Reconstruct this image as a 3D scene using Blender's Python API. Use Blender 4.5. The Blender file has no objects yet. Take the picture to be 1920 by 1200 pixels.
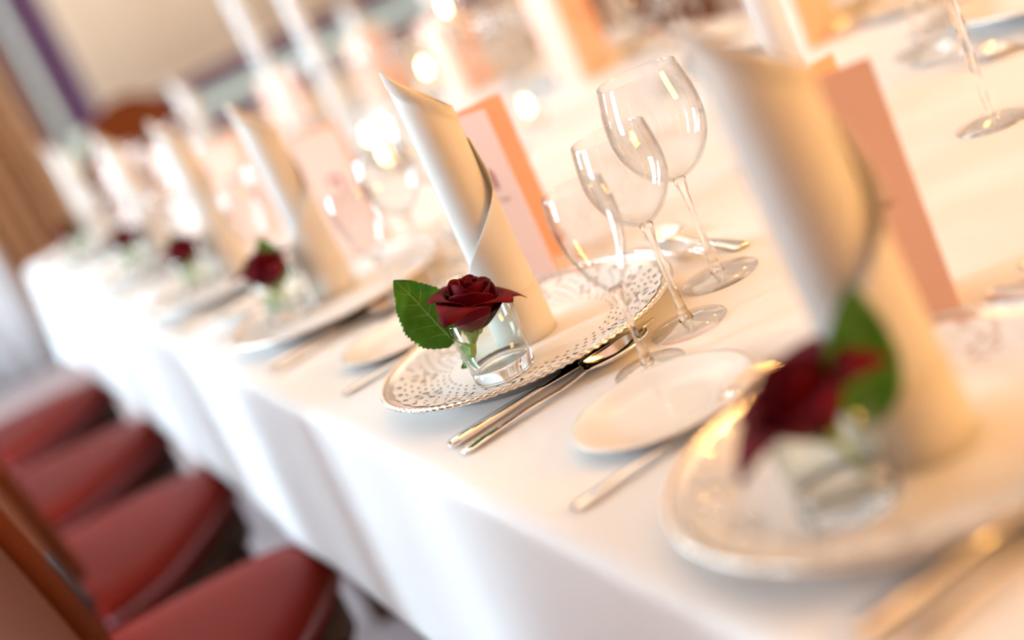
import bpy, math, random
import numpy as np
from mathutils import Matrix, Vector

random.seed(7)
TZ = 0.75                      # height of the table top above the floor
S = bpy.context.scene
C = S.collection

# ------------------------------------------------------------------ camera
def cam_basis():
    f, roll, vpx, vpy = 2700.0, math.radians(25.0), -275 - 960, 343 - 600
    u2 = (-math.sin(roll), -math.cos(roll)); r2 = (math.cos(roll), -math.sin(roll))
    up = vpx*u2[0] + vpy*u2[1]; rt = vpx*r2[0] + vpy*r2[1]
    p = math.atan2(up, f); y = math.atan2(-rt, math.hypot(f, up))
    F = Vector((math.sin(y)*math.cos(p), math.cos(y)*math.cos(p), -math.sin(p)))
    R = Vector((math.cos(y), -math.sin(y), 0)); U = R.cross(F)
    return f, roll, F, R, U
FPX, ROLL, FW, RT, UP = cam_basis()
CAM = Vector((-0.3958, -1.1707, 0.3978 + TZ))
cd = bpy.data.cameras.new('camera'); cam = bpy.data.objects.new('camera', cd); C.objects.link(cam)
ir = RT*math.cos(ROLL) - UP*math.sin(ROLL); iu = RT*math.sin(ROLL) + UP*math.cos(ROLL)
m = Matrix((ir, iu, -FW)).transposed().to_4x4(); m.translation = CAM
cam.matrix_world = m
cd.sensor_width = 36; cd.sensor_fit = 'HORIZONTAL'; cd.lens = FPX/1920*36
cd.clip_start = 0.02; cd.clip_end = 100
cd.dof.use_dof = True
cd.dof.focus_distance = (Vector((-0.005, -0.03, 0.085 + TZ)) - CAM).dot(FW)
cd.dof.aperture_fstop = 1.4
S.camera = cam
S.cycles.max_bounces = 7; S.cycles.diffuse_bounces = 3; S.cycles.glossy_bounces = 3; S.cycles.transmission_bounces = 7
S.cycles.transparent_max_bounces = 28; S.cycles.adaptive_threshold = 0.12; S.cycles.adaptive_min_samples = 16; S.cycles.sample_clamp_indirect = 12

# ------------------------------------------------------------------ world, lights, exposure
S.view_settings.view_transform = 'Standard'; S.view_settings.look = 'None'
S.view_settings.gamma = 1.0; S.view_settings.exposure = -1.08; S.view_settings.use_curve_mapping = False
w = bpy.data.worlds.new('sky'); S.world = w; w.use_nodes = True
nt = w.node_tree; nt.nodes.clear()
out = nt.nodes.new('ShaderNodeOutputWorld'); bg = nt.nodes.new('ShaderNodeBackground')
geo = nt.nodes.new('ShaderNodeTexCoord'); sep = nt.nodes.new('ShaderNodeSeparateXYZ'); ramp = nt.nodes.new('ShaderNodeValToRGB')
mr = nt.nodes.new('ShaderNodeMapRange'); mr.inputs[1].default_value = -0.25; mr.inputs[2].default_value = 0.35
nt.links.new(geo.outputs['Generated'], sep.inputs[0]); nt.links.new(sep.outputs['Z'], mr.inputs[0])
nt.links.new(mr.outputs[0], ramp.inputs[0]); nt.links.new(ramp.outputs[0], bg.inputs[0]); nt.links.new(bg.outputs[0], out.inputs[0])
ramp.color_ramp.elements[0].color = (0.42, 0.55, 0.36, 1); ramp.color_ramp.elements[1].color = (0.86, 0.93, 1.0, 1)
e = ramp.color_ramp.elements.new(0.45); e.color = (0.60, 0.68, 0.60, 1)
bg.inputs[1].default_value = 3.2

def area(name, loc, target, sx, sy, power, col):
    l = bpy.data.lights.new(name, 'AREA'); l.shape = 'RECTANGLE'; l.size = sx; l.size_y = sy
    l.energy = power; l.color = col
    o = bpy.data.objects.new(name, l); C.objects.link(o); o.location = loc
    d = Vector(target) - Vector(loc); o.rotation_euler = d.to_track_quat('-Z', 'Y').to_euler()
    return o
XL, XR, YF, YB, ZC = -2.4, 4.6, -3.4, 6.0, 2.9
WIN = [(1.15, 0.75), (2.65, 0.75), (4.2, 0.75)]       # (y centre, width) of the assumed, unseen windows in the chair-side wall
WZ0, WZ1 = 0.55, 2.45
DAY = (0.67, 0.86, 1.0)
WPOW = [350, 460, 470]
for (yc, ww), pw in zip(WIN, WPOW):
    zc = (WZ0 + WZ1)/2
    area('window_daylight', (XL - 0.14, yc, zc), (XL + 1, yc, zc), ww, WZ1 - WZ0, pw, DAY)  # area lamp outside each assumed opening stands in for daylight
WARM = (1.0, 0.48, 0.11)
area('ceiling_light', (1.2, 0.6, ZC - 0.04), (1.2, 0.6, 0), 1.8, 3.4, 24, WARM)  # assumed warm ceiling lamp, out of view, no fitting modelled
area('ceiling_light', (0.9, 3.6, ZC - 0.04), (0.9, 3.6, 0), 2.0, 2.4, 34, (1.0, 0.70, 0.42))  # second assumed ceiling lamp, unseen, over the far end
area('wall_light', (2.6, -3.3, 1.75), (0.4, 0.6, 0.85), 1.8, 1.2, 480, WARM)  # unseen warm fill panel added behind the camera to light camera-facing sides
def point(loc, power, r, col):
    l = bpy.data.lights.new('ceiling_spot', 'POINT'); l.energy = power; l.shadow_soft_size = r; l.color = col
    o = bpy.data.objects.new('ceiling_spot', l); C.objects.link(o); o.location = loc
for x, y in ((1.5, -0.6), (1.5, 1.4), (2.6, 2.6)):
    point((x, y, ZC - 0.18), 14, 0.06, WARM)  # small unseen ceiling lamps, assumed, for warm glints on glass and silver

# ------------------------------------------------------------------ materials
def mat(name, col, rough=0.6, metal=0.0, **kw):
    mm = bpy.data.materials.new(name); mm.use_nodes = True
    b = mm.node_tree.nodes['Principled BSDF']
    b.inputs['Base Color'].default_value = (*col, 1); b.inputs['Roughness'].default_value = rough; b.inputs['Metallic'].default_value = metal
    for k, v in kw.items(): b.inputs[k.replace('_', ' ')].default_value = v
    return mm
def N(mm, t, **kw):
    n = mm.node_tree.nodes.new(t)
    for k, v in kw.items(): setattr(n, k, v)
    return n
def L(mm, a, b): mm.node_tree.links.new(a, b)
def coords(mm, scale=(1, 1, 1), which='Object'):
    t = N(mm, 'ShaderNodeTexCoord'); mp = N(mm, 'ShaderNodeMapping'); mp.inputs['Scale'].default_value = scale
    L(mm, t.outputs[which], mp.inputs[0]); return mp.outputs[0]
def bump(mm, src, strength, dist=0.002):
    b = N(mm, 'ShaderNodeBump'); b.inputs['Strength'].default_value = strength; b.inputs['Distance'].default_value = dist
    L(mm, src, b.inputs['Height']); L(mm, b.outputs[0], mm.node_tree.nodes['Principled BSDF'].inputs['Normal'])
def mottle(mm, c1, c2, scale, sc3=(1, 1, 1), detail=4, lo=0.35, hi=0.65):
    n = N(mm, 'ShaderNodeTexNoise'); n.inputs['Scale'].default_value = scale; n.inputs['Detail'].default_value = detail
    L(mm, coords(mm, sc3), n.inputs['Vector'])
    r = N(mm, 'ShaderNodeValToRGB'); r.color_ramp.elements[0].color = (*c1, 1); r.color_ramp.elements[1].color = (*c2, 1)
    r.color_ramp.elements[0].position = lo; r.color_ramp.elements[1].position = hi
    L(mm, n.outputs['Fac'], r.inputs[0]); L(mm, r.outputs[0], mm.node_tree.nodes['Principled BSDF'].inputs['Base Color'])
    return n.outputs['Fac']
def thin_glass(name, tint=(0.985, 0.99, 0.99), ior=1.5, rough=0.0):
    mm = bpy.data.materials.new(name); mm.use_nodes = True; t = mm.node_tree; t.nodes.clear()
    o = N(mm, 'ShaderNodeOutputMaterial'); mx = N(mm, 'ShaderNodeMixShader'); lw = N(mm, 'ShaderNodeLayerWeight'); lw.inputs[0].default_value = 0.5      # Schlick reflectance, the same from both sides of the wall
    pw = N(mm, 'ShaderNodeMath', operation='POWER'); pw.inputs[1].default_value = 3.2; L(mm, lw.outputs['Facing'], pw.inputs[0])
    fr = N(mm, 'ShaderNodeMath', operation='MULTIPLY_ADD'); fr.inputs[1].default_value = 0.94; fr.inputs[2].default_value = ((ior - 1)/(ior + 1))**2; L(mm, pw.outputs[0], fr.inputs[0])
    tr = N(mm, 'ShaderNodeBsdfTransparent'); tr.inputs[0].default_value = (*tint, 1)
    gl = N(mm, 'ShaderNodeBsdfGlossy'); gl.inputs['Roughness'].default_value = rough
    L(mm, fr.outputs[0], mx.inputs[0]); L(mm, tr.outputs[0], mx.inputs[1]); L(mm, gl.outputs[0], mx.inputs[2]); L(mm, mx.outputs[0], o.inputs[0])
    return mm
M = {}
M['cloth'] = mat('white_damask', (0.86, 0.855, 0.85), 0.55, Sheen_Weight=0.15)
def cloth_nodes(mm):
    v = coords(mm)
    n = N(mm, 'ShaderNodeTexNoise'); n.inputs['Scale'].default_value = 3.0; n.inputs['Detail'].default_value = 3
    mp = N(mm, 'ShaderNodeMapping'); mp.inputs['Scale'].default_value = (3.2, 0.9, 1.0); mp.inputs['Rotation'].default_value = (0, 0, 0.35); L(mm, v, mp.inputs[0]); L(mm, mp.outputs[0], n.inputs['Vector'])
    # woven dots in rows
    vo = N(mm, 'ShaderNodeTexVoronoi'); vo.inputs['Scale'].default_value = 95; vo.inputs['Randomness'].default_value = 0.0; L(mm, v, vo.inputs['Vector'])
    rp = N(mm, 'ShaderNodeMapRange'); rp.inputs[1].default_value = 0.18; rp.inputs[2].default_value = 0.28; rp.inputs[3].default_value = 1; rp.inputs[4].default_value = 0
    L(mm, vo.outputs['Distance'], rp.inputs[0])
    b1 = N(mm, 'ShaderNodeBump'); b1.inputs['Strength'].default_value = 0.35; b1.inputs['Distance'].default_value = 0.012; L(mm, n.outputs['Fac'], b1.inputs['Height'])
    b2 = N(mm, 'ShaderNodeBump'); b2.inputs['Strength'].default_value = 0.25; b2.inputs['Distance'].default_value = 0.0006; L(mm, rp.outputs[0], b2.inputs['Height']); L(mm, b1.outputs[0], b2.inputs['Normal'])
    L(mm, b2.outputs[0], mm.node_tree.nodes['Principled BSDF'].inputs['Normal'])
cloth_nodes(M['cloth'])
def cloth_like(name, col, rib=True):
    mm = mat(name, col, 0.75)
    t = mm.node_tree; b = t.nodes['Principled BSDF']; o = t.nodes['Material Output']
    tr = N(mm, 'ShaderNodeBsdfTranslucent'); tr.inputs[0].default_value = (*col, 1)
    mx = N(mm, 'ShaderNodeMixShader'); mx.inputs[0].default_value = 0.28
    L(mm, b.outputs[0], mx.inputs[1]); L(mm, tr.outputs[0], mx.inputs[2]); L(mm, mx.outputs[0], o.inputs[0])
    n = N(mm, 'ShaderNodeTexNoise'); n.inputs['Scale'].default_value = 900; L(mm, coords(mm), n.inputs['Vector']); bump(mm, n.outputs['Fac'], 0.15, 0.0004)
    return mm
M['napkin'] = cloth_like('white_linen', (0.88, 0.86, 0.82))
M['card'] = mat('salmon_card', (0.90, 0.56, 0.43), 0.55)
M['cardink'] = mat('dark_red_ink', (0.28, 0.03, 0.03), 0.6)
M['greyink'] = mat('brown_ink', (0.30, 0.12, 0.09), 0.6)
M['porcelain'] = mat('white_porcelain', (0.86, 0.83, 0.78), 0.12, Coat_Weight=0.5)
M['silver'] = mat('silver', (0.93, 0.91, 0.88), 0.12, 1.0)
M['rope'] = mat('silver_beading', (0.88, 0.83, 0.76), 0.16, 1.0)
M['steel'] = mat('polished_cutlery', (0.95, 0.93, 0.90), 0.07, 1.0)
M['doily'] = mat('white_paper_lace', (0.88, 0.87, 0.85), 0.8)
M['glass'] = thin_glass('clear_glass', ior=1.62)
M['solidglass'] = mat('solid_glass', (1, 1, 1), 0.0, 0, Transmission_Weight=1.0, IOR=1.46)
M['vaseglass'] = thin_glass('vase_glass', (0.96, 0.985, 0.97))
M['tube'] = None
def tube_glass():
    mm = thin_glass('misty_tube_glass', (0.97, 0.985, 0.99), 1.5, 0.02); t = mm.node_tree
    o = [n for n in t.nodes if n.type == 'OUTPUT_MATERIAL'][0]; mx0 = [n for n in t.nodes if n.type == 'MIX_SHADER'][0]
    d = N(mm, 'ShaderNodeBsdfDiffuse'); d.inputs[0].default_value = (0.92, 0.94, 0.96, 1)  # white diffuse stands in for the window's reflection on the clear tubes
    mx = N(mm, 'ShaderNodeMixShader'); mx.inputs[0].default_value = 0.32
    L(mm, mx0.outputs[0], mx.inputs[1]); L(mm, d.outputs[0], mx.inputs[2]); L(mm, mx.outputs[0], o.inputs[0]); return mm
M['tube'] = tube_glass()
M['petal'] = mat('dark_red_petal', (0.20, 0.004, 0.014), 0.55, Specular_IOR_Level=0.10)
mottle(M['petal'], (0.075, 0.0004, 0.004), (0.17, 0.001, 0.010), 60, lo=0.3, hi=0.7)
M['stem'] = mat('rose_stem_green', (0.30, 0.48, 0.06), 0.45)
M['sepal'] = mat('sepal_green', (0.22, 0.36, 0.06), 0.5)
def leaf_mat():
    mm = mat('rose_leaf', (0.03, 0.15, 0.02), 0.33)
    f = mottle(mm, (0.045, 0.20, 0.012), (0.09, 0.32, 0.02), 70)
    bump(mm, f, 0.2, 0.001); return mm
M['leaf'] = leaf_mat()
def translucent(mm, col, fac):
    b = mm.node_tree.nodes['Principled BSDF']; o = mm.node_tree.nodes['Material Output']
    tr = N(mm, 'ShaderNodeBsdfTranslucent'); tr.inputs[0].default_value = (*col, 1); mx = N(mm, 'ShaderNodeMixShader'); mx.inputs[0].default_value = fac
    L(mm, b.outputs[0], mx.inputs[1]); L(mm, tr.outputs[0], mx.inputs[2]); L(mm, mx.outputs[0], o.inputs[0])
translucent(M['leaf'], (0.16, 0.50, 0.02), 0.25)
M['vein'] = mat('leaf_vein', (0.22, 0.42, 0.10), 0.4)
M['wax'] = mat('candle_wax', (0.95, 0.86, 0.72), 0.5, Subsurface_Weight=0.3)
def emis(name, col, s):
    mm = bpy.data.materials.new(name); mm.use_nodes = True; mm.node_tree.nodes.clear()
    o = N(mm, 'ShaderNodeOutputMaterial'); e = N(mm, 'ShaderNodeEmission'); e.inputs[0].default_value = (*col, 1); e.inputs[1].default_value = s
    L(mm, e.outputs[0], o.inputs[0]); return mm
M['flame'] = emis('candle_flame', (1.0, 0.78, 0.42), 42)
M['wick'] = mat('wick', (0.05, 0.04, 0.03), 0.9)
def leather():
    mm = mat('burgundy_leather', (0.19, 0.015, 0.009), 0.46, Specular_IOR_Level=0.05)
    n = N(mm, 'ShaderNodeTexNoise'); n.inputs['Scale'].default_value = 160; n.inputs['Detail'].default_value = 4; L(mm, coords(mm), n.inputs['Vector']); bump(mm, n.outputs['Fac'], 0.1, 0.0006); return mm
M['leather'] = leather()
M['backleather'] = mat('brown_leather', (0.12, 0.027, 0.006), 0.5, Specular_IOR_Level=0.05)
M['piping'] = mat('seat_piping', (0.26, 0.10, 0.11), 0.25)
def wood(name, a, b, rough=0.4):
    mm = mat(name, a, rough); f = mottle(mm, a, b, 6, (14, 14, 1.2)); bump(mm, f, 0.08, 0.001); return mm
M['darkwood'] = wood('dark_stained_wood', (0.022, 0.008, 0.007), (0.045, 0.016, 0.012))
M['tablewood'] = wood('table_wood', (0.06, 0.03, 0.018), (0.11, 0.055, 0.03))
M['purple'] = mat('plum_paint', (0.06, 0.022, 0.085), 0.5)
M['cream'] = mat('cream_wall_paint', (0.74, 0.58, 0.42), 0.8)
M['ceil'] = mat('ceiling_white', (0.8, 0.76, 0.70), 0.9)
M['blind'] = cloth_like('cream_blind_fabric', (0.80, 0.66, 0.50))
M['browncloth'] = mat('brown_curtain_fabric', (0.27, 0.115, 0.045), 0.85); mottle(M['browncloth'], (0.22, 0.09, 0.03), (0.33, 0.15, 0.065), 8, (6, 6, 0.4))
M['sheer'] = cloth_like('white_sheer_fabric', (0.86, 0.87, 0.90))
M['carpet'] = mat('pale_mauve_carpet', (0.52, 0.42, 0.43), 0.95); bump(M['carpet'], mottle(M['carpet'], (0.46, 0.37, 0.38), (0.58, 0.48, 0.48), 40), 0.2, 0.003)

# ------------------------------------------------------------------ mesh helpers
def mesh(name, V, Fc, smooth=True):
    me = bpy.data.meshes.new(name); me.from_pydata([tuple(v) for v in V], [], Fc); me.validate(); me.update()
    if smooth: me.polygons.foreach_set('use_smooth', [True]*len(me.polygons))
    return me
def obj(name, me, m, parent=None, loc=None, rot=None, smooth_angle=None):
    o = bpy.data.objects.new(name, me); C.objects.link(o)
    if m is not None and (len(me.materials) == 0): me.materials.append(m)
    if parent: o.parent = parent
    if loc is not None: o.location = loc
    if rot is not None: o.rotation_euler = rot
    return o
def tag(o, label, cat, group=None):
    o['label'] = label; o['category'] = cat
    if group: o['group'] = group
    return o
def empty(name, loc, rz=0.0):
    o = bpy.data.objects.new(name, None); C.objects.link(o); o.location = loc; o.rotation_euler = (0, 0, rz); o.empty_display_size = 0.05
    return o
def struct(o): o['kind'] = 'structure'; return o
def lathe(prof, seg=48, closed=False, name='lathe'):
    """prof: (r, z) list revolved; a closed profile loop makes a solid ring/shell."""
    V = []; Fc = []; n = len(prof)
    idx = []
    for (r, z) in prof:
        if r < 1e-6: idx.append([len(V)]*seg); V.append((0, 0, z))
        else:
            idx.append(list(range(len(V), len(V) + seg)))
            for k in range(seg):
                a = 2*math.pi*k/seg; V.append((r*math.cos(a), r*math.sin(a), z))
    rng = range(n if closed else n - 1)
    for i in rng:
        A, B = idx[i], idx[(i + 1) % n]
        for k in range(seg):
            q = [A[k], A[(k + 1) % seg], B[(k + 1) % seg], B[k]]
            u = []
            for t in q:
                if t not in u: u.append(t)
            if len(u) >= 3: Fc.append(u)
    return mesh(name, V, Fc)
def tube_path(pts, rads, seg=10, name='tube', caps=True):
    pts = [Vector(p) for p in pts]; V = []; Fc = []
    for i, p in enumerate(pts):
        t = (pts[min(i + 1, len(pts) - 1)] - pts[max(i - 1, 0)]).normalized()
        a = t.cross(Vector((0, 0, 1)));
        if a.length < 1e-3: a = t.cross(Vector((0, 1, 0)))
        a.normalize(); b = t.cross(a)
        for k in range(seg):
            an = 2*math.pi*k/seg; V.append(p + (a*math.cos(an) + b*math.sin(an))*rads[i])
    for i in range(len(pts) - 1):
        for k in range(seg):
            Fc.append((i*seg + k, i*seg + (k + 1) % seg, (i + 1)*seg + (k + 1) % seg, (i + 1)*seg + k))
    if caps:
        Fc.append(tuple(range(seg))[::-1]); Fc.append(tuple(range((len(pts) - 1)*seg, len(pts)*seg)))
    return mesh(name, V, Fc)
def sheet(fn, nu, nv, th, name='sheet'):
    """closed thin shell around the surface fn(u, v), u, v in 0..1"""
    P = np.array([[fn(i/nu, j/nv) for j in range(nv + 1)] for i in range(nu + 1)], float)
    du = np.gradient(P, axis=0); dv = np.gradient(P, axis=1); n = np.cross(du, dv)
    ln = np.linalg.norm(n, axis=2, keepdims=True); ln[ln < 1e-12] = 1; n = n/ln
    A = P + n*th/2; B = P - n*th/2
    W = nv + 1; K = (nu + 1)*W
    V = np.concatenate([A.reshape(-1, 3), B.reshape(-1, 3)]).tolist(); Fc = []
    for i in range(nu):
        for j in range(nv):
            a = i*W + j; Fc.append((a, a + W, a + W + 1, a + 1)); Fc.append((K + a, K + a + 1, K + a + W + 1, K + a + W))
    for i in range(nu):
        a = i*W; Fc.append((a, K + a, K + a + W, a + W)); a = i*W + nv; Fc.append((a, a + W, K + a + W, K + a))
    for j in range(nv):
        a = j; Fc.append((a, a + 1, K + a + 1, K + a)); a = nu*W + j; Fc.append((a, K + a, K + a + 1, a + 1))
    return mesh(name, V, Fc)
class MB:
    def __init__(s): s.V = []; s.F = []
    def box(s, c, d, bev=0.0, rz=0.0):
        """box with chamfered vertical-and-horizontal edges (bev) about centre c, size d"""
        x, y, z = d[0]/2, d[1]/2, d[2]/2; b = min(bev, x*.49, y*.49, z*.49); o = len(s.V)
        ca, sa = math.cos(rz), math.sin(rz)
        if b <= 0:
            pts = [(sx*x, sy*y, sz*z) for sz in (-1, 1) for sy in (-1, 1) for sx in (-1, 1)]
            fc = [(0, 2, 3, 1), (4, 5, 7, 6), (0, 1, 5, 4), (2, 6, 7, 3), (0, 4, 6, 2), (1, 3, 7, 5)]
        else:
            def ring(px, py, pz): return [(px - b, -py, pz), (px, -py + b, pz), (px, py - b, pz), (px - b, py, pz), (-px + b, py, pz), (-px, py - b, pz), (-px, -py + b, pz), (-px + b, -py, pz)]
            pts = ring(x - b*.7, y - b*.7, -z) + ring(x, y, -z + b*.7) + ring(x, y, z - b*.7) + ring(x - b*.7, y - b*.7, z)
            fc = [tuple(range(8))[::-1], tuple(range(24, 32))]
            for i in range(3):
                for k in range(8): fc.append((i*8 + k, i*8 + (k + 1) % 8, (i + 1)*8 + (k + 1) % 8, (i + 1)*8 + k))
        for p in pts: s.V.append((c[0] + p[0]*ca - p[1]*sa, c[1] + p[0]*sa + p[1]*ca, c[2] + p[2]))
        for q in fc: s.F.append(tuple(o + i for i in q))
        return s
    def build(s, name, smooth=False): return mesh(name, s.V, s.F, smooth)
def boxmesh(c, d, bev=0.0, rz=0.0, name='box'): return MB().box(c, d, bev, rz).build(name)
def interp(x, xs, ys): return float(np.interp(x, xs, ys))
def smooth_interp(x, xs, ys):
    i = max(0, min(len(xs) - 2, int(np.searchsorted(xs, x) - 1))); t = (x - xs[i])/(xs[i + 1] - xs[i]); t = max(0, min(1, t))
    def m_(k):
        if k == 0: return (ys[1] - ys[0])/(xs[1] - xs[0])
        if k == len(xs) - 1: return (ys[-1] - ys[-2])/(xs[-1] - xs[-2])
        return (ys[k + 1] - ys[k - 1])/(xs[k + 1] - xs[k - 1])
    h = xs[i + 1] - xs[i]
    return (2*t**3 - 3*t*t + 1)*ys[i] + (t**3 - 2*t*t + t)*h*m_(i) + (-2*t**3 + 3*t*t)*ys[i + 1] + (t**3 - t*t)*h*m_(i + 1)

# ------------------------------------------------------------------ the room
def room():
    T = 0.12
    struct(obj('floor', boxmesh(((XL + XR)/2, (YF + YB)/2, -0.05), (XR - XL + 2*T, YB - YF + 2*T, 0.1)), M['carpet']))
    struct(obj('ceiling', boxmesh(((XL + XR)/2, (YF + YB)/2, ZC + 0.05), (XR - XL + 2*T, YB - YF + 2*T, 0.1)), M['ceil']))
    struct(obj('wall_right', boxmesh((XR + T/2, (YF + YB)/2, ZC/2), (T, YB - YF, ZC)), M['cream']))
    struct(obj('wall_front', boxmesh(((XL + XR)/2, YF - T/2, ZC/2), (XR - XL, T, ZC)), M['cream']))
    # chair-side wall with assumed window openings, out of view
    b = MB(); ys = [YF]
    for yc, ww in WIN: ys += [yc - ww/2, yc + ww/2]
    ys.append(YB)
    for i in range(0, len(ys), 2): b.box((XL - T/2, (ys[i] + ys[i + 1])/2, ZC/2), (T, ys[i + 1] - ys[i], ZC))
    for yc, ww in WIN:
        b.box((XL - T/2, yc, WZ0/2), (T, ww, WZ0)); b.box((XL - T/2, yc, (WZ1 + ZC)/2), (T, ww, ZC - WZ1))
    struct(obj('wall_left', b.build('wall_left'), M['cream']))
    for k, (yc, ww) in enumerate(WIN):
        r = struct(empty('window_%d' % (k + 2), (XL - 0.06, yc, WZ0)))
        h = WZ1 - WZ0
        f = MB(); f.box((0, -ww/2 + .03, h/2), (.06, .06, h)).box((0, ww/2 - .03, h/2), (.06, .06, h)).box((0, 0, .03), (.06, ww - .12, .06)).box((0, 0, h - .03), (.06, ww - .12, .06))
        obj('window_frame', f.build('window_frame'), M['purple'], r)
        obj('mullion', MB().box((0, 0, h*.62), (.04, ww - .12, .035)).box((0, 0, h/2), (.036, .035, h - .12)).build('mullion'), M['purple'], r)
        obj('pane', boxmesh((-.015, 0, h/2), (.004, ww - .12, h - .12)), M['glass'], r)
    # end wall with one wide window behind a cream blind
    x0, x1, z0, z1 = 0.43, 3.9, 0.64, 2.55
    b = MB(); b.box(((XL + x0)/2, YB + T/2, ZC/2), (x0 - XL, T, ZC)).box(((x1 + XR)/2, YB + T/2, ZC/2), (XR - x1, T, ZC))
    b.box(((x0 + x1)/2, YB + T/2, z0/2), (x1 - x0, T, z0)).box(((x0 + x1)/2, YB + T/2, (z1 + ZC)/2), (x1 - x0, T, ZC - z1))
    struct(obj('wall_back', b.build('wall_back'), M['cream']))
    r = struct(empty('window_1', ((x0 + x1)/2, YB, z0))); W = x1 - x0; H = z1 - z0
    f = MB(); f.box((-W/2 + .0425, .03, H/2), (.085, .10, H)).box((W/2 - .0425, .03, H/2), (.085, .10, H)).box((0, .03, .05), (W - .17, .10, .10)).box((0, .03, H - .05), (W - .17, .10, .10))
    obj('window_frame', f.build('window_frame'), M['purple'], r)
    s = MB(); s.box((-W/2 + .2225, .03, H/2 + .11), (.175, .07, H - .42 + .10)).box((.10, .03, .245), (W - .52, .07, .14))
    obj('sash_frame', s.build('sash_frame'), M['purple'], r)
    obj('pane', boxmesh((0, .05, H/2), (W - .17, .004, H - .2)), M['glass'], r)
    bl = empty('roller_blind', (0, YB - .03, 0))
    def fab(u, v): return (x0 + .30 + u*(W - .62), 0.002*math.sin(u*40), z0 + .30 + v*(H - .25))
    obj('blind_fabric', sheet(fab, 60, 2, .003), M['blind'], bl)
    obj('hem_bar', boxmesh(((x0 + x1)/2 - .01, 0, z0 + .30), (W - .62, .02, .025), .006), M['blind'], bl)
    tag(bl, 'cream roller blind pulled down over the plum framed end window', 'blind')
    def curtain(name, xa, xb, y, za, zb, amp, n, m, label):
        r = empty(name, ((xa + xb)/2, y, za)); hw = (xb - xa)/2
        def fn(u, v): return (-hw + u*2*hw, amp*math.sin(u*n*2*math.pi + .6*math.sin(u*9))*(1 - .35*v), v*(zb - za))
        obj('fabric', sheet(fn, n*14, 8, .004), m, r)
        obj('heading_tape', boxmesh((0, 0, zb - za + .02), (2*hw, .02, .06), .004), m, r)
        return tag(r, label, 'curtain')
    curtain('curtain', 0.0, .34, YB - .16, .02, 2.6, .035, 4, M['browncloth'], 'brown curtain hanging left of the plum framed window')
    curtain('sheer_curtain', -.95, -.02, YB - .16, .02, 2.6, .03, 9, M['sheer'], 'white sheer curtain beside the brown curtain behind the table corner')
room()

# ------------------------------------------------------------------ table and cloth
TX0, TX1, TY0, TY1 = -0.130, 1.10, -1.60, 2.985
def table():
    r = empty('banquet_table', ((TX0 + TX1)/2, (TY0 + TY1)/2, 0)); w_, l_ = TX1 - TX0 - .03, TY1 - TY0 - .03
    obj('tabletop', boxmesh((0, 0, TZ - .022), (w_, l_, .034), .006), M['tablewood'], r)
    for sx in (-1, 1):
        for sy in (-1, -.33, .33, 1):
            obj('leg', boxmesh((sx*(w_/2 - .16), sy*(l_/2 - .12), (TZ - .039)/2), (.06, .06, TZ - .039), .006), M['tablewood'], r)
    tag(r, 'long wooden banquet table hidden under the white cloth', 'table')
    # cloth: rounded rectangle top, soft edge, waving drop with a hem
    rc = .05; per = []; nrm = []
    def arc(cx, cy, a0):
        for k in range(10):
            a = a0 + math.pi/2*k/9; per.append((cx + rc*math.cos(a), cy + rc*math.sin(a))); nrm.append((math.cos(a), math.sin(a)))
    def line(p, q, nn, n):
        for k in range(1, n): t = k/n; per.append((p[0] + (q[0] - p[0])*t, p[1] + (q[1] - p[1])*t)); nrm.append(nn)
    arc(TX1 - rc, TY1 - rc, 0); line((TX1 - rc, TY1), (TX0 + rc, TY1), (0, 1), 60)
    arc(TX0 + rc, TY1 - rc, math.pi/2); line((TX0, TY1 - rc), (TX0, TY0 + rc), (-1, 0), 240)
    arc(TX0 + rc, TY0 + rc, math.pi); line((TX0 + rc, TY0), (TX1 - rc, TY0), (0, -1), 60)
    arc(TX1 - rc, TY0 + rc, 1.5*math.pi); line((TX1, TY0 + rc), (TX1, TY1 - rc), (1, 0), 240)
    n = len(per); V = []; Fc = []; rows = []
    arcl = [0]
    for k in range(1, n): arcl.append(arcl[-1] + math.dist(per[k], per[k - 1]))
    DROP = .272; re = .014
    levels = [('t', .03), ('t', .01)] + [('e', a) for a in (0, .25, .5, .75, 1.0)] + [('d', t) for t in np.linspace(.04, 1, 22)] + [('h', 1.0)]
    for kind, t in levels:
        row = []
        for k in range(n):
            (x, y), (nx, ny) = per[k], nrm[k]; s = arcl[k]
            if kind == 't': d, z = -t - re, TZ
            elif kind == 'e': a = t*math.pi/2; d, z = -re + re*math.sin(a), TZ - re + re*math.cos(a)
            else:
                wv = .55*math.sin(s*11.3 + .8*math.sin(s*3.1)) + .35*math.sin(s*19.7 + 1.3) + .3*math.sin(s*5.2 + 2)
                cor = 1 if abs(nx*ny) > .01 else 0
                d = (.0045*wv + .003 + .02*cor)*t**1.2 ; z = TZ - re - t*(DROP - re + .006*math.sin(s*2.3))
                if kind == 'h': d -= .004; z += .001
            row.append(len(V)); V.append((x + nx*d, y + ny*d, z))
        rows.append(row)
    for A, B in zip(rows, rows[1:]):
        for k in range(n): Fc.append((A[k], B[k], B[(k + 1) % n], A[(k + 1) % n]))
    Fc.append(tuple(rows[0]))
    o = obj('tablecloth', mesh('tablecloth', V, Fc), M['cloth'])
    tag(o, 'white damask tablecloth covering the whole banquet table and hanging down', 'tablecloth')
table()

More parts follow.
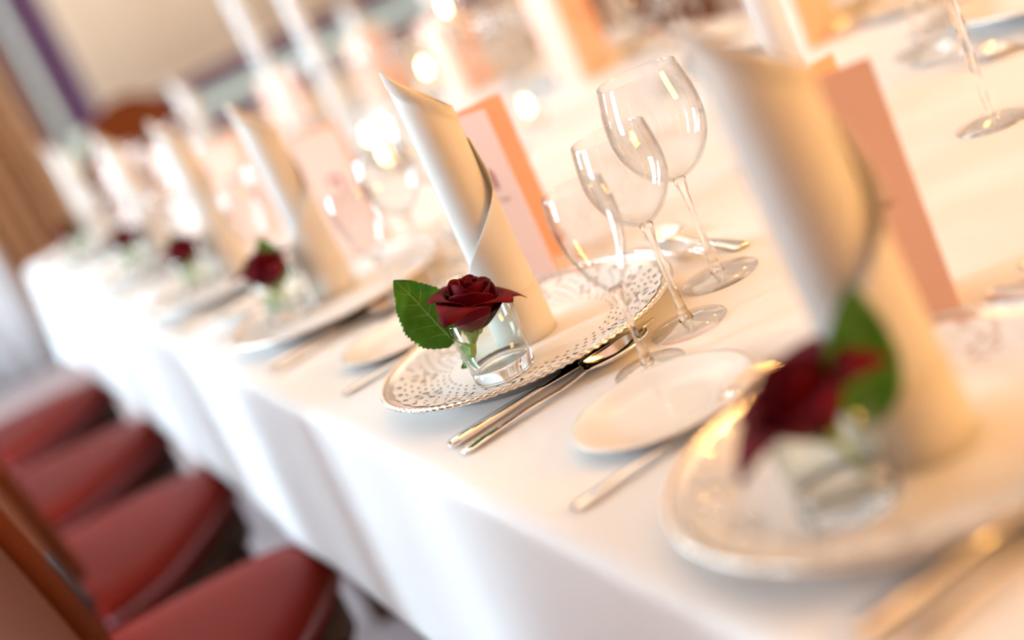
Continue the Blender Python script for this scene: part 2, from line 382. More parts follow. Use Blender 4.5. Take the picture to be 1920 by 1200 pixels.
# ------------------------------------------------------------------ place-setting pieces (meshes made once)
PLZ = .0105                   # height of the charger's well above the cloth
G = {}
G['charger'] = lathe([(0, .0095), (.05, .0095), (.098, .0095), (.106, .0108), (.125, .0165), (.143, .0222), (.146, .0225), (.1465, .0215), (.143, .0202), (.125, .0138), (.108, .0072), (.103, .0010), (.098, .0005), (.05, .0015), (0, .0015)], 96)
def rope_rim():
    V = []; Fc = []; n, k = 720, 10; Rr, tw = .1465, 105
    for i in range(n):
        a = 2*math.pi*i/n
        for j in range(k):
            b = 2*math.pi*j/k
            rr = .0021*(1 + .32*math.sin(tw*a + 2*b))
            V.append(((Rr + rr*math.cos(b))*math.cos(a), (Rr + rr*math.cos(b))*math.sin(a), .0225 + rr*math.sin(b)))
    for i in range(n):
        for j in range(k): Fc.append((i*k + j, ((i + 1) % n)*k + j, ((i + 1) % n)*k + (j + 1) % k, i*k + (j + 1) % k))
    return mesh('rope_rim', V, Fc)
G['rope'] = rope_rim()
def lace():
    """paper doily: solid middle, then a ring of real cut-outs (slots, flowers), scalloped edge"""
    def zz(r): return interp(r, [0, .098, .106, .125, .143], [.0103, .0103, .0116, .0173, .0230])
    n = 288; rr = [0.0] + list(np.linspace(.080, .135, 28)); V = [(0, 0, zz(0))]; idx = []
    for r in rr[1:]:
        row = []
        for k in range(n):
            a = 2*math.pi*k/n
            s = r if r < .129 else r + (r - .129)/.006*.0022*abs(math.cos(a*18))
            row.append(len(V)); V.append((s*math.cos(a), s*math.sin(a), zz(s)))
        idx.append(row)
    Fc = [(0, idx[0][k], idx[0][(k + 1) % n]) for k in range(n)]
    m_ = len(idx) - 1
    for i in range(m_):
        for k in range(n):
            hole = False; seg = k % 24; fx = (seg - 11.5)/12; fy = (i - 14)/13.0
            d = math.hypot(fx*1.25, fy)
            if 1 <= i <= 26:
                if d < .62:                         # flower medallion: petals cut between ribs
                    an = math.atan2(fy, fx*1.25)
                    hole = (.22 < d < .50) and math.cos(6*an) > .1 or (d < .09)
                else:                               # staggered brick slots
                    hole = (i % 3 == 1) and ((k + (3 if (i//3) % 2 else 0)) % 6 in (1, 2))
                    if i >= 23: hole = (k % 8 in (3, 4)) and i in (24, 25)
            if not hole: Fc.append((idx[i][k], idx[i + 1][k], idx[i + 1][(k + 1) % n], idx[i][(k + 1) % n]))
    # thickness: duplicate slightly below
    K = len(V); V2 = [(x, y, z - .00035) for x, y, z in V]
    return mesh('doily', V + V2, Fc + [tuple(K + t for t in f[::-1]) for f in Fc])
G['doily'] = lace()
G['bread'] = lathe([(0, .0055), (.035, .0055), (.046, .0062), (.058, .0095), (.070, .0118), (.0735, .0122), (.0742, .0112), (.070, .0098), (.058, .0066), (.047, .0030), (.043, .0005), (.040, .0005), (.036, .0022), (0, .0022)], 72)
VH, VR0, VR1, VT = .064, .0292, .0325, .0016
G['vasewall'] = lathe([(VR0, .014), (VR0 + (VR1 - VR0)*.5, VH*.6), (VR1, VH - .0006), (VR1 - VT*.5, VH), (VR1 - VT, VH - .0006), (VR0 + (VR1 - VR0)*.5 - VT, VH*.6), (VR0 - VT, .014)], 64, True)
G['vasebase'] = lathe([(0, .0008), (.022, .0008), (.0262, .0002), (.0282, .0016), (.0290, .0040), (VR0, .0139), (.0275, .0140), (.026, .0128), (.020, .0118), (0, .0115)], 64)

def glass_meshes(key, H, foot_r, stem_h, stem_r, bowl):
    """bowl: list of (r, z above stem top) of the outside wall"""
    zb = stem_h; t = .0011
    outer = [(r, zb + z) for r, z in bowl]; inner = [(max(0, r - t), zb + z + (.0016 if i < 3 else 0)) for i, (r, z) in enumerate(bowl)]
    def fine(pr, n):
        zs = np.linspace(0, 1, len(pr)); out = []
        for q in np.linspace(0, 1, n): out.append((max(0, smooth_interp(q, zs, [p[0] for p in pr])), smooth_interp(q, zs, [p[1] for p in pr])))
        return out
    o_, i_ = fine(outer, 26), fine(inner, 26)
    G[key + '_bowl'] = lathe(o_ + [((o_[-1][0] + i_[-1][0])/2, o_[-1][1] + .0005)] + i_[::-1], 56)
    G[key + '_stem'] = lathe([(0, .006), (stem_r*2.0, .0065), (stem_r*1.35, .016), (stem_r, .032), (stem_r*.92, stem_h*.55), (stem_r*1.05, stem_h*.85), (stem_r*1.7, stem_h - .004), (bowl[0][0] + .002, stem_h + .0008), (0, stem_h + .0008)], 20)
    G[key + '_foot'] = lathe([(0, .0012), (foot_r*.5, .0010), (foot_r*.97, .0002), (foot_r, .0012), (foot_r*.97, .0022), (foot_r*.55, .0042), (foot_r*.22, .0062), (0, .0068)], 48)
glass_meshes('big', .203, .0375, .100, .0033, [(.004, 0), (.016, .004), (.029, .014), (.0395, .031), (.0442, .050), (.0434, .072), (.0395, .091), (.0370, .102)])
glass_meshes('mid', .182, .0350, .097, .0033, [(.004, 0), (.012, .004), (.022, .012), (.0310, .026), (.0358, .042), (.0362, .058), (.0342, .074), (.0325, .084)])
glass_meshes('slim', .165, .0310, .074, .0030, [(.004, 0), (.009, .004), (.016, .014), (.0235, .034), (.0275, .054), (.0282, .070), (.0268, .083), (.0258, .091)])

# napkin: camera-free local frame, e1 = to the right along the row, e2 = toward the near end
NE1 = Vector((RT.x, RT.y, 0)).normalized(); NE2 = Vector((-FW.x, -FW.y, 0)).normalized()
def npt(r, a, z, sh=0.0):
    p = NE1*(r*math.cos(a) + sh) + NE2*(r*math.sin(a)); return (p.x, p.y, z)
def napkin_meshes():
    def inner(u, v):
        a = math.pi*(1.35 - 2.3*u); Hh = .252 - .024*math.cos(a) + .006*max(0, -math.cos(a))**6
        r = .0238 + .0012*u - .0022*v; return npt(r, a, v*Hh)
    G['nap_roll'] = sheet(inner, 64, 24, .0012)
    zs = [0, .04, .067, .095, .12, .148, .170, .195]; al = [186, 184, 174, 127, 78, 36, 20, 4]
    def outer(u, v):
        z = v*.195; ae = math.radians(smooth_interp(z, zs, al)); ee = math.radians(interp(z, [0, .06, .11, .195], [-170, -170, -95, -95])); a = ae + (ee - ae)*u
        fl = math.exp(-((z - .150)/.030)**2)*.0075*math.exp(-u*9) + math.exp(-((z - .07)/.035)**2)*.003*math.exp(-u*8)
        r = .0268 + .0018*(1 - v) + fl; return npt(r, a, z, -.0022)
    G['nap_wrap'] = sheet(outer, 56, 40, .0012)
    def cuff(u, v):
        a = math.radians(200 - 375*u); return npt(.0296 - .0006*v, a, v*.049 + .0003, -.0022)
    G['nap_cuff'] = sheet(cuff, 56, 4, .0012)
    # ribbed hem: fine raised ribs along the top edge of the roll
    V = []; Fc = []
    for k in range(56):
        a = math.pi*(1.25 - 1.35*k/55); Hh = .252 - .024*math.cos(a) + .006*max(0, -math.cos(a))**6
        o = len(V); da = .009
        for z, rr in ((Hh - .016, .0236), (Hh - .0005, .0235)):
            for s, q in ((-1, 0), (0, .00045), (1, 0)): V.append(npt(rr + q, a + s*da, z))
        Fc += [(o, o + 1, o + 4, o + 3), (o + 1, o + 2, o + 5, o + 4)]
    G['nap_rib'] = mesh('rib', V, Fc)
napkin_meshes()

# rose: petals spiralling out of a bud; each petal a mesh of its own
PET = []
def petals():
    n = 16
    for k in range(n):
        f = k/(n - 1); th = math.radians(137.5*k + 20)
        wid = math.radians(215 - 95*f**.7); rt = .0045 + .0255*f**.85; rb = .0020 + .0035*f
        h = .0500 - .0095*f**1.3; curl = max(0, f - .25)**1.2*1.25 + (.9 if k >= n - 5 else 0); ph = random.uniform(0, 6); tip = random.uniform(.6, 1.0)
        def fn(u, v, f=f, th=th, wid=wid, rt=rt, rb=rb, h=h, curl=curl, ph=ph, tip=tip):
            s = 2*u - 1; narrow = .34 + .66*math.sin(min(1, v*1.5)*math.pi/2); a = th + s*wid/2*narrow
            vv = v*(1 - (.20 + .10*f)*abs(s)**2.2 + .11*f*math.exp(-(s/.2)**2)*v**4)
            r = rb + (rt - rb)*math.sin(vv*math.pi/2)**(.95 - .1*f)
            r -= .22*rt*(1 - f)**1.5*vv**3
            c = max(0, vv - .70)/.30
            r += curl*(.0105*c*c)*(1 - .45*s*s)*tip + .0035*f*abs(s)**3*v + .0010*f*math.sin(3*s + ph)*vv**3
            z = h*vv - curl*.0080*c**2.4*tip + .0012*f*math.sin(2.2*s + ph)*vv
            return (r*math.cos(a), r*math.sin(a), z)
        PET.append(sheet(fn, 18, 18, .0007, 'petal'))
petals()
G['calyx'] = lathe([(0, -.010), (.0030, -.0095), (.0048, -.006), (.0062, -.001), (.0075, .004), (.0060, .006), (0, .006)], 20)
def sepal_mesh():
    def fn(u, v):
        s = 2*u - 1; ww = .0050*math.sin(math.pi*min(1, .25 + .75*v))**.8*(1 - v**3) + .0002
        return (.0068 + .004*v - .003*v*v + .0008*abs(s), s*ww, -.001 + .021*v)
    return sheet(fn, 6, 10, .0006, 'sepal')
G['sepal'] = sepal_mesh()
def leaf_mesh(length, half, base, axis, wide, curl=.010, fold=.18):
    """serrated blade from base along axis, spread along wide; returns blade and vein meshes in given frame"""
    axis = Vector(axis).normalized(); wide = (Vector(wide) - axis*Vector(wide).dot(axis)).normalized(); nn = axis.cross(wide)
    def P(s, v, lift=0.0, teeth=True):
        prof = math.sin(math.pi*min(1.0, (v*.97 + .03)**.78))**.85 if v < .999 else 0.0
        ser = (1.03 - .10*((v*20) % 1.0)) if (teeth and abs(s) > .93) else 1.0
        ww = half*max(prof, .004)*ser
        return Vector(base) + axis*(v*length) + wide*(s*ww) + nn*(curl*math.sin(v*2.6)*v - fold*ww*s*s - .0012*math.sin(v*24 + abs(s)*3)*abs(s) + lift)
    nu, nv = 16, 88
    blade = sheet(lambda u, v: tuple(P(2*u - 1, v)), nu, nv, .0006, 'leaf_blade')
    V = []; Fc = []
    def strip(a, b, r0, r1, n=8):
        o = len(V)
        for i in range(n + 1):
            t = i/n; s = a[0] + (b[0] - a[0])*t; v = a[1] + (b[1] - a[1])*(t**.85); r = r0 + (r1 - r0)*t
            c = P(s, min(v, .985), 0, False); d = (P(s + (b[0] - a[0])*.02, min(v + .02, .99), 0, False) - c).normalized(); sd = d.cross(nn).normalized()
            for k, (x, y) in enumerate(((-1, 0), (-.5, .8), (.5, .8), (1, 0), (.5, -.8), (-.5, -.8))): V.append(c + sd*(x*r) + nn*(y*r*.9))
        for i in range(n):
            for k in range(6): Fc.append((o + i*6 + k, o + i*6 + (k + 1) % 6, o + (i + 1)*6 + (k + 1) % 6, o + (i + 1)*6 + k))
    strip((0, 0), (0, .97), .0010, .0005, 20)
    for j in range(5):
        v0 = .12 + j*.155
        for sg in (-1, 1): strip((0, v0), (sg*.86, v0 + .17), .00065, .0004)
    return blade, mesh('leaf_vein', V, Fc)
# cutlery (along +x from the handle end)
def spoon_mesh(Ls, bw, bl):
    xs = [0, .02, .35, .62, .70, .74]; hw = [.0072, .0085, .0048, .0030, .0034, .005]
    def fn(u, v):
        x = u*Ls; s = 2*v - 1
        if x < Ls - bl:
            q = x/(Ls - bl); ww = smooth_interp(q, [0, .04, .35, .75, .93, 1], [.0060, .0085, .0058, .0034, .0036, .0050])
            z = .0030 + .0035*math.sin(q*math.pi)*.6 + .006*max(0, q - .72)**2*12 - .0010*s*s; dz = 0
        else:
            q = (x - (Ls - bl))/bl; ww = max(.0003, bw*math.sqrt(max(0, 1 - (2*q*.93 - .80)**2/1.135))) if q < 1 else .0003
            ww = max(ww, .0050*(1 - q)**2); dz = .0085*(math.sin(math.pi*min(1, q*.96 + .04))**.7); z = .0115 - dz*(1 - s*s) - .0006*(1 - q)
        return (x, s*ww, z)
    return sheet(fn, 90, 12, .0016, 'spoon')
def fork_mesh(Lf):
    mb_V = []; mb_F = []
    head = .072
    def prof(x):
        q = x/Lf; zc = .0022 + .004*math.sin(min(1, q/.66)*math.pi)*.5
        if q > .62: t = (q - .62)/.38; zc = .0022 + .012*math.sin(t*math.pi*.80)**1.2
        return zc
    def add_loft(xs, wfn, cfn):
        o = len(mb_V); n = len(xs)
        for x in xs:
            w_ = wfn(x); c = cfn(x); z = prof(x)
            for yy, dz in ((-w_, 0), (-w_*.6, .0011), (w_*.6, .0011), (w_, 0), (w_*.6, -.0009), (-w_*.6, -.0009)): mb_V.append((x, c + yy, z + dz))
        for i in range(n - 1):
            for k in range(6): mb_F.append((o + i*6 + k, o + i*6 + (k + 1) % 6, o + (i + 1)*6 + (k + 1) % 6, o + (i + 1)*6 + k))
        mb_F.append(tuple(range(o, o + 6))); mb_F.append(tuple(range(o + (n - 1)*6, o + n*6))[::-1])
    xb = Lf - .050
    add_loft(list(np.linspace(0, xb, 40)), lambda x: smooth_interp(x/xb, [0, .03, .35, .78, .88, 1], [.0055, .0080, .0055, .0030, .0070, .0118]), lambda x: 0)
    for c in (-.0096, -.0032, .0032, .0096):
        add_loft(list(np.linspace(xb - .002, Lf, 14)), lambda x: .0021 - .0012*max(0, (x - xb)/.05)**2, lambda x, c=c: c*(1 - .06*((x - xb)/.05)))
    return mesh('fork', mb_V, mb_F)
def knife_mesh(Lk):
    V = []; Fc = []; xs = list(np.linspace(0, Lk, 60)); hx = .44
    for x in xs:
        q = x/Lk
        if q < hx: t = q/hx; w_ = smooth_interp(t, [0, .05, .5, .9, 1], [.0055, .0085, .0075, .0062, .0060]); th = smooth_interp(t, [0, .08, .6, 1], [.0022, .0036, .0032, .0026]); c = 0
        else: t = (q - hx)/(1 - hx); w_ = .0085*min(1, (1 - t)*7 + .06)**.6*(.72 + .28*math.sin(min(1, t*1.4)*math.pi/2)); th = .0012*(1 - .5*t); c = .0012*math.sin(t*3)
        z = .0040 if q < hx else .0040 - .0012*min(1, (q - hx)*6)
        for yy, dz in ((-1, 0), (-.7, .75), (0, 1), (.7, .75), (1, 0), (.7, -.75), (0, -1), (-.7, -.75)): V.append((x, c + yy*w_, z + dz*th))
    n = len(xs)
    for i in range(n - 1):
        for k in range(8): Fc.append((i*8 + k, i*8 + (k + 1) % 8, (i + 1)*8 + (k + 1) % 8, (i + 1)*8 + k))
    Fc.append(tuple(range(8))); Fc.append(tuple(range((n - 1)*8, n*8))[::-1])
    return mesh('knife', V, Fc)
G['spoon'] = spoon_mesh(.196, .0215, .066); G['dspoon'] = spoon_mesh(.172, .0180, .054)
G['fork'] = fork_mesh(.195); G['dfork'] = fork_mesh(.170); G['knife'] = knife_mesh(.222)
# menu card pieces
CW, CH = .095, .195
def panel_mesh(name):
    return boxmesh((CW/2, 0, CH/2), (CW, .0009, CH), 0, 0, name)
G['panel'] = panel_mesh('panel')
def emblem_mesh():
    b = MB()
    b.box((-.0015, 0, .0075), (.0135, .0006, .0036)).box((.0045, 0, -.0015), (.0042, .0006, .0145)).box((-.0060, 0, .0030), (.0030, .0006, .0052))
    return b.build('emblem')
G['emblem'] = emblem_mesh()
def script_mesh():
    V = []; pts = []
    for i in range(40):
        t = i/39; pts.append((-.013 + .026*t, 0, .0022*math.sin(t*34)*(.6 + .4*math.sin(t*9)) + .001*math.sin(t*5)))
    return tube_path(pts, [.00035]*40, 5, 'script')
G['script'] = script_mesh()

# ------------------------------------------------------------------ builders of single things
def place_charger(p, ph, g):
    r = empty('charger_plate', (p[0], p[1], TZ)); obj('plate', G['charger'], M['silver'], r); obj('beaded_rim', G['rope'], M['rope'], r)
    tag(r, 'round silver charger plate with rope rim ' + ph, 'plate', g + 'charger plates')
    d = obj('paper_doily', G['doily'], M['doily'], None, (p[0], p[1], TZ), (0, 0, random.uniform(0, 3)))
    tag(d, 'white paper lace doily on charger ' + ph, 'doily', g + 'doilies')
def place_bread(p, ph, g):
    o = obj('bread_plate', G['bread'], M['porcelain'], None, (p[0], p[1], TZ)); tag(o, 'small white bread plate ' + ph, 'plate', g + 'bread plates')
def place_glass(key, p, ph, g, desc):
    r = empty('wine_glass', (p[0], p[1], TZ), random.uniform(0, 6)); obj('bowl', G[key + '_bowl'], M['glass'], r); obj('stem', G[key + '_stem'], M['solidglass'], r); obj('foot', G[key + '_foot'], M['glass'], r)
    tag(r, desc + ' ' + ph, 'wine glass', g + 'wine glasses')
def place_napkin(p, ph, g, rz=0.0):
    r = empty('rolled_napkin', (p[0], p[1], TZ + PLZ), rz)
    if rz > 0:                 # looser roll leaning a little to the seat side
        r.rotation_euler = Matrix.Rotation(math.radians(3.2), 3, NE2).to_euler(); r.scale = (1.17, 1.17, 1.02)
    obj('roll', G['nap_roll'], M['napkin'], r); obj('wrap', G['nap_wrap'], M['napkin'], r); obj('cuff', G['nap_cuff'], M['napkin'], r); obj('ribbed_hem', G['nap_rib'], M['napkin'], r)
    tag(r, 'white napkin rolled upright like a candle ' + ph, 'napkin', g + 'rolled napkins')
def place_card(spine, front, back, ph, g, mark=1):
    """spine, front and back: ground points of the fold and of the two free edges"""
    r = empty('menu_card', (spine[0], spine[1], TZ + .0004))
    for nm, q, off in (('front_panel', front, -1), ('back_panel', back, 1)):
        a = math.atan2(q[1] - spine[1], q[0] - spine[0]); o = obj(nm, G['panel'], M['card'], r, None, (0, 0, a))
        if off*mark < 0:
            for key, mm, z in (('emblem', 'cardink', .118), ('script', 'greyink', .095)):
                n = obj(key, G[key], M[mm], o, (CW*.64, -.0008, z)); n.scale = (1.25, 1, 1.25)
    tag(r, 'folded salmon menu card standing ' + ph, 'menu card', g + 'menu cards')
def place_cutlery(key, name, a, ang, ph, g, desc):
    o = obj(name, G[key], M['steel'], None, (a[0], a[1], TZ + .0004), (0, 0, ang)); tag(o, desc + ' ' + ph, name.replace('dessert_', ''), g + 'cutlery')
def place_vase(p, ph, g):
    r = empty('glass_tumbler', (p[0], p[1], TZ + PLZ)); obj('wall', G['vasewall'], M['vaseglass'], r); obj('base', G['vasebase'], M['solidglass'], r)
    tag(r, 'short clear glass tumbler holding a rose ' + ph, 'glass', g + 'rose tumblers')
def place_rose(p, tilt_r, tilt_c, off_r, leaf, ph, g, spin=0.0, scale=1.0):
    """tilt_r / tilt_c: lean (deg) to the right / toward the near end; leaf: (length, half, lean right, lean near, offset right, offset near)"""
    ax = (Vector((0, 0, 1)) + NE1*math.tan(math.radians(tilt_r)) + NE2*math.tan(math.radians(tilt_c))).normalized()
    base = Vector((p[0], p[1], TZ + PLZ + .0470)) + NE1*off_r
    q = ax.to_track_quat('Z', 'Y'); r = empty('red_rose', base); r.rotation_euler = q.to_euler(); Mi = q.to_matrix().inverted()
    hd = Matrix.Rotation(spin, 3, 'Z')
    for me in PET:
        o = obj('petal', me, M['petal'], r, (0, 0, .001), (0, 0, spin)); o.scale = (scale,)*3
    obj('calyx', G['calyx'], M['sepal'], r)
    for k in range(5): obj('sepal', G['sepal'], M['sepal'], r, None, (0, 0, spin + k*1.2566 + .35))
    Ls = .0335
    obj('stem', tube_path([(0, 0, -.006), (.0003, .0002, -.02), (0, 0, -Ls)], [.0032, .0031, .0035], 14), M['stem'], r)
    ln, hf, lr, lc, orr, occ = leaf
    la = Vector((0, 0, 1)) + NE1*lr + NE2*lc; wd = NE1 + NE2*.15
    bs = NE1*orr + NE2*occ + Vector((0, 0, -.004))
    bl, vn = leaf_mesh(ln, hf, Mi @ bs, Mi @ la, Mi @ wd)
    lo = obj('leaf', bl, M['leaf'], r); obj('leaf_vein', vn, M['vein'], lo)
    # small second leaf down in the tumbler, and the stalk of the big one
    if tilt_r > -15:
        b2 = NE1*(-.006) + NE2*(-.004) + Vector((0, 0, -.012))
        bl2, vn2 = leaf_mesh(.030, .011, Mi @ b2, Mi @ (NE1*-.5 + Vector((0, 0, -.45)) + NE2*-.3), Mi @ Vector((.3, .2, 1)))
        lo2 = obj('leaf', bl2, M['leaf'], r); obj('leaf_vein', vn2, M['vein'], lo2)
    obj('leaf_stalk', tube_path([Mi @ (bs + la.normalized()*.004), Mi @ (NE1*orr*.5 + NE2*occ*.5 + Vector((0, 0, -.012))), (0, 0, -.016)], [.0009, .0011, .0013], 8), M['stem'], r)
    tag(r, 'dark red rose with green leaf ' + ph, 'rose', g + 'red roses')

def setting(ctr, ang, ph, g, vase=None, nap=None, card=None, rose=None, skip=(), bread=(-.035, .262), rz=0.0):
    ca, sa = math.cos(ang), math.sin(ang)
    def at(f, l): return (ctr[0] + f*ca - l*sa, ctr[1] + f*sa + l*ca)
    place_charger(ctr, ph, g)
    if 'bread' not in skip: place_bread(at(*bread), ph, g)
    if 'card' not in skip:
        if card is None: card = (at(.115, .28), at(.132, .187), at(.19, .235))
        place_card(*card, ph, g)
    if 'napkin' not in skip: place_napkin(nap or at(.008, .012), ph, g, rz)
    if 'vase' not in skip:
        v = vase or at(-.055, -.04); place_vase(v, ph, g)
        place_rose(v, *(rose or (-6, 4, 0.0, (.07, .024, -.1, -.1, -.005, -.012), 0.5))[:4], ph, g, (rose[4] if rose else 1.0))
    if 'glass' not in skip:
        place_glass('slim', at(.012, -.199), ph, g, 'slim small wine glass, shortest of three')
        place_glass('mid', at(.078, -.162), ph, g, 'medium wine glass, middle of three')
        place_glass('big', at(.158, -.098), ph, g, 'round balloon wine glass, farthest from seat')
    if 'cutlery' not in skip:
        place_cutlery('fork', 'fork', at(-.140, .193), ang, ph, g, 'polished dinner fork')
        place_cutlery('knife', 'knife', at(-.146, -.114), ang + .03, ph, g, 'polished dinner knife')
        place_cutlery('spoon', 'spoon', at(-.147, -.141), ang - .008, ph, g, 'polished soup spoon')
    if 'dessert' not in skip:
        place_cutlery('dspoon', 'dessert_spoon', at(.212, -.065), ang + 1.5708, ph, g, 'polished dessert spoon')
        place_cutlery('dfork', 'dessert_fork', at(.186, .115), ang - 1.5708, ph, g, 'polished dessert fork')

# ------------------------------------------------------------------ the place settings
NR = 'near row '; OP = 'far row '; HD = 'head '
setting((.038, -.500), 0, 'at the nearest, blurred setting on the right', NR, (-.026, -.525), (.042, -.512),
        ((.121, -.326), (.198, -.385), (.215, -.320)), (-20, 6, .004, (.080, .021, .22, .05, .022, .004), 2.2), bread=(-.02, .252), skip=('glass',), rz=.01)
setting((.050, .045), 0, 'at the sharply focused setting', NR, (0, 0), (.057, .058),
        ((.1403, .321), (.183, .236), (.232, .296)), (21, 6, -.012, (.078, .0275, -.36, -.05, -.018, -.010), .35))
setting((.045, .612), 0, 'at the first setting behind the sharp one', NR, (-.012, .652), (.058, .655),
        ((.118, .838), (.185, .772), (.215, .838)), (-4, 4, -.004, (.07, .022, .02, -.10, .006, -.012), 1.1))
setting((.040, 1.130), 0, 'at the second setting behind the sharp one', NR, (-.012, 1.19), (.058, 1.195),
        ((.118, 1.43), (.185, 1.365), (.215, 1.43)), (0, 4, 0, (.062, .02, -.1, -.10, -.004, -.012), 2.0))
setting((.040, 1.72), 0, 'at the third setting behind the sharp one', NR, (-.012, 1.752), (.05, 1.765),
        None, (4, 4, 0, (.06, .02, -.2, -.10, -.004, -.012), 2.6))
setting((.038, 2.43), 0, 'at the corner setting farthest from the camera', NR, (-.028, 2.442), (.04, 2.46),
        None, (-8, 4, 0, (.06, .02, .2, -.10, .004, -.012), 3.1))
PI = math.pi
def opp_card(sx, sy): return ((sx, sy), (sx + .088, sy + .034), (sx - .010, sy + .094))
setting((.925, .170), PI, 'across the table at the top right corner', OP, card=opp_card(.815, -.04), skip=('napkin', 'vase', 'bread'))
setting((.93, .770), PI, 'across the table, second from the right', OP, card=opp_card(.825, .575))
setting((.93, 1.465), PI, 'across the table, third from the right', OP, card=opp_card(.821, 1.270))
setting((.93, 2.055), PI, 'across the table, fourth from the right', OP, card=opp_card(.832, 1.855))
setting((.93, 2.625), PI, 'across the table, fifth from the right', OP, card=opp_card(.845, 2.430))
setting((.46, 2.790), -PI/2, 'at the far head of the table', HD, nap=(.45, 2.80), card=((.60, 2.62), (.66, 2.55), (.68, 2.60)))

# ------------------------------------------------------------------ candles and tall glasses down the middle
G['cup'] = lathe([(0, .0004), (.022, .0004), (.0245, .002), (.0285, .030), (.0300, .040), (.0292, .0404), (.0276, .030), (.0236, .0035), (0, .0030)], 40)
G['cupstem'] = {}
G['wax'] = lathe([(0, .004), (.0190, .004), (.0192, .0185), (.017, .0195), (0, .0188)], 32)
G['wick'] = tube_path([(0, 0, .0188), (.0006, 0, .025)], [.0006, .0005], 6)
G['flame'] = lathe([(0, .022), (.0028, .0240), (.0050, .0290), (.0054, .0335), (.0038, .0410), (.0016, .0480), (0, .0530)], 16)
def tealight(x, y, zf, label):
    """zf: height of the middle of the flame above the cloth"""
    dz = max(0.0, zf - .035); r = empty('tea_light', (x, y, TZ))
    def up(k, m, nm, par=r): return obj(nm, G[k], M[m], par, (0, 0, dz))
    up('cup', 'glass', 'cup'); wx = up('wax', 'wax', 'candle'); obj('wick', G['wick'], M['wick'], wx); up('flame', 'flame', 'flame')
    if dz > .02:
        obj('stem', lathe([(0, .004), (.010, .005), (.0045, .015), (.0036, dz*.5), (.0046, dz*.9), (.012, dz + .0005), (0, dz + .0005)], 20), M['solidglass'], r)
        obj('foot', lathe([(0, .0008), (.034, .0004), (.035, .0014), (.020, .0040), (0, .006)], 40), M['solidglass'], r)
    tag(r, label, 'candle', 'tea lights')
tealight(.500, 1.622, .058, 'low lit tea light, leftmost of the glowing pair left of the sharp napkin')
tealight(.500, 1.515, .076, 'lit tea light, taller right one of the pair left of the sharp napkin')
tealight(.455, 1.440, .035, 'lowest tea light, just beside the left edge of the sharp napkin')
tealight(.500, 1.175, .170, 'lit tea light on a medium stem above the sharp napkin top')
tealight(.590, 1.050, .050, 'lit tea light right of the sharp menu card')
tealight(.500, .985, .262, 'tallest stemmed tea light with its flame at the top frame edge')
def tall_tube(x, y, r_, H, label):
    r = empty('tall_glass_vase', (x, y, TZ))
    obj('tube', lathe([(r_*.80, .012), (r_*.86, H*.4), (r_, H - .001), (r_ - .0008, H), (r_ - .0022, H - .001), (r_*.86 - .0022, H*.4), (r_*.80 - .0022, .014)], 40, True), M['tube'], r)
    obj('foot', lathe([(0, .0008), (.040, .0004), (.0415, .0016), (.030, .0045), (r_*.80, .0125), (0, .0125)], 40), M['solidglass'], r)
    tag(r, label, 'vase', 'tall glass vases')
tall_tube(.500, 2.10, .0205, .52, 'tall slender glass vase, left of the two before the blind')
tall_tube(.500, 1.72, .0190, .52, 'tall slender glass vase, right of the two before the blind')
tall_tube(.500, .160, .0215, .42, 'tall slender glass vase just above the nearest blurred napkin')
def twisted_glass(x, y):
    r = empty('twisted_stem_glass', (x, y, TZ)); V = []; Fc = []; n, k = 90, 16
    for i in range(n + 1):
        t = i/n; z = .005 + .215*t; rad = .0028 + .0042*t
        for j in range(k):
            b = 2*PI*j/k; rr = rad*(1 + .14*math.cos(4*b + 34*t)); V.append((rr*math.cos(b), rr*math.sin(b), z))
    for i in range(n):
        for j in range(k): Fc.append((i*k + j, i*k + (j + 1) % k, (i + 1)*k + (j + 1) % k, (i + 1)*k + j))
    Fc.append(tuple(range(k))[::-1]); Fc.append(tuple(range(n*k, n*k + k)))
    obj('stem', mesh('stem', V, Fc), M['solidglass'], r)
    obj('foot', lathe([(0, .0006), (.036, .0003), (.037, .0014), (.022, .0036), (.008, .006), (0, .0065)], 48), M['glass'], r)
    obj('bowl', lathe([(.006, .219), (.020, .232), (.030, .262), (.032, .300), (.0312, .3005), (.029, .262), (.019, .234), (0, .2215), (0, .219)], 40), M['glass'], r)
    tag(r, 'tall twisted-stem glass standing alone at the upper right frame edge', 'glass')
twisted_glass(.530, -.085)

# ------------------------------------------------------------------ chairs
def seat_outline(n=48):
    """horseshoe seat tapering to a rounded front; f runs from the back to the front"""
    Ls = .40
    def hw(f): return max(0.0, smooth_interp(Ls - f, [0, .006, .022, .07, .16, .28, .36, .40], [0, .034, .060, .100, .160, .222, .232, .222]))
    fs = [Ls*(1 - (1 - i/n)**2) for i in range(n + 1)]
    L_ = [(f, hw(f)) for f in fs]
    return L_ + [(f, -h) for f, h in reversed(L_[:-1])]
def seat_mesh():
    o = seat_outline(); n = len(o); cx = .15; V = []; Fc = []
    lv = [(.90, .405), (1.0, .412), (1.012, .432), (1.0, .452), (.955, .464), (.85, .471), (.6, .475), (.3, .476)]
    for s, z in lv:
        for x, y in o: V.append((cx + (x - cx)*s, y*s, z))
    for i in range(len(lv) - 1):
        for k in range(n): Fc.append((i*n + k, i*n + (k + 1) % n, (i + 1)*n + (k + 1) % n, (i + 1)*n + k))
    Fc.append(tuple(range(n))[::-1]); Fc.append(tuple(range((len(lv) - 1)*n, len(lv)*n)))
    return mesh('seat', V, Fc)
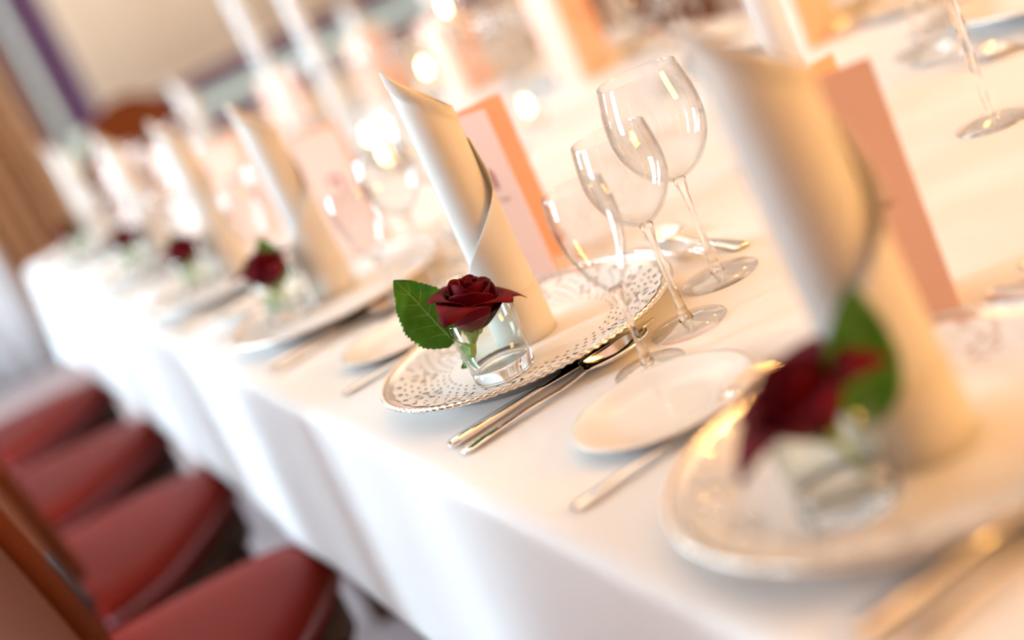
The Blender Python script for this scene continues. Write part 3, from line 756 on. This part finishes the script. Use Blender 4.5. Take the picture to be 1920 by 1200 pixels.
def apron_mesh():
    o = seat_outline(); n = len(o); cx = .15; V = []; Fc = []
    for s, z in ((.94, .34), (.955, .345), (.955, .405), (.94, .406)):
        for x, y in o: V.append((cx + (x - cx)*s, y*s, z))
    for i in range(3):
        for k in range(n): Fc.append((i*n + k, i*n + (k + 1) % n, (i + 1)*n + (k + 1) % n, (i + 1)*n + k))
    Fc.append(tuple(range(n))[::-1]); Fc.append(tuple(range(3*n, 4*n)))
    return mesh('apron', V, Fc)
def back_mesh(th=.030):
    """upholstered back with a round top, leaning backwards"""
    def fn(u, v):
        s = math.sin((u - .5)*math.pi); zt = .80 + .24*math.sqrt(max(0, 1 - s*s)); z = .50 + v*(zt - .50); q = (z - .50)/.54
        return (.012 - .10*q**1.3 - .020*(1 - s*s), s*(.185 + .013*math.sin(min(1, q*1.6)*math.pi/2)), z)
    return sheet(fn, 40, 24, th, 'backrest')
G['seat'] = seat_mesh(); G['apron'] = apron_mesh(); G['back'] = back_mesh()
G['seam'] = tube_path([(.15 + (x - .15)*1.012, y*1.012, .4335) for x, y in seat_outline(32)], [.0045]*len(seat_outline(32)), 8)
def leg(x, y, x2, y2, z1): return tube_path([(x2, y2, 0), ((x + x2)/2, (y + y2)/2, z1*.5), (x, y, z1)], [.013, .017, .021], 8)
G['legs'] = [leg(.29, .12, .31, .135, .37), leg(.29, -.12, .31, -.135, .37)]
G['posts'] = [tube_path([(-.075, s*.165, 0), (-.012, s*.180, .25), (.0, s*.185, .44), (-.012, s*.178, .56)], [.014, .019, .020, .016], 8) for s in (-1, 1)]
G['rail'] = [tube_path([(.305, s*.130, .20), (-.025, s*.178, .20)], [.011, .011], 8) for s in (-1, 1)]
G['cross'] = tube_path([(.14, -.15, .20), (.14, .15, .20)], [.010, .010], 8)
def chair(x, y, ang, label, group):
    r = empty('dining_chair', (x, y, 0), ang)
    st = obj('seat', G['seat'], M['leather'], r); obj('piping', G['seam'], M['piping'], st); obj('seat_frame', G['apron'], M['darkwood'], r); obj('backrest', G['back'], M['backleather'], r)
    for me in G['legs'] + G['posts']: obj('leg', me, M['darkwood'], r)
    for me in G['rail'] + [G['cross']]: obj('stretcher', me, M['darkwood'], r)
    tag(r, label, 'chair', group)
gn, go = 'chairs on the near side', 'chairs across the table'
for x, y, an, lb in ((-.600, -.02, 18, 'leather chair in the bottom left corner, mostly out of frame'), (-.490, .57, 22, 'leather chair with the nearest whole seat, orange-red, at bottom left'),
              (-.485, 1.15, 22, 'burgundy leather chair, second whole seat from the bottom frame edge'), (-.49, 1.77, 15, 'burgundy leather chair, third whole seat from the bottom frame edge'),
              (-.49, 2.46, 15, 'burgundy leather chair farthest away, beside the tablecloth corner')):
    chair(x, y, math.radians(an), lb, gn)
for y, lb in ((1.47, 'chair across the table behind the large orange card'), (2.06, 'chair across the table behind the raised candles'), (2.63, 'chair across the table, farthest from the camera')):
    chair(TX1 + .40, y, PI, 'burgundy leather ' + lb, go)
chair(.395, TY1 + .38, -PI/2, 'brown round-backed chair at the far head of the table', 'head chair')
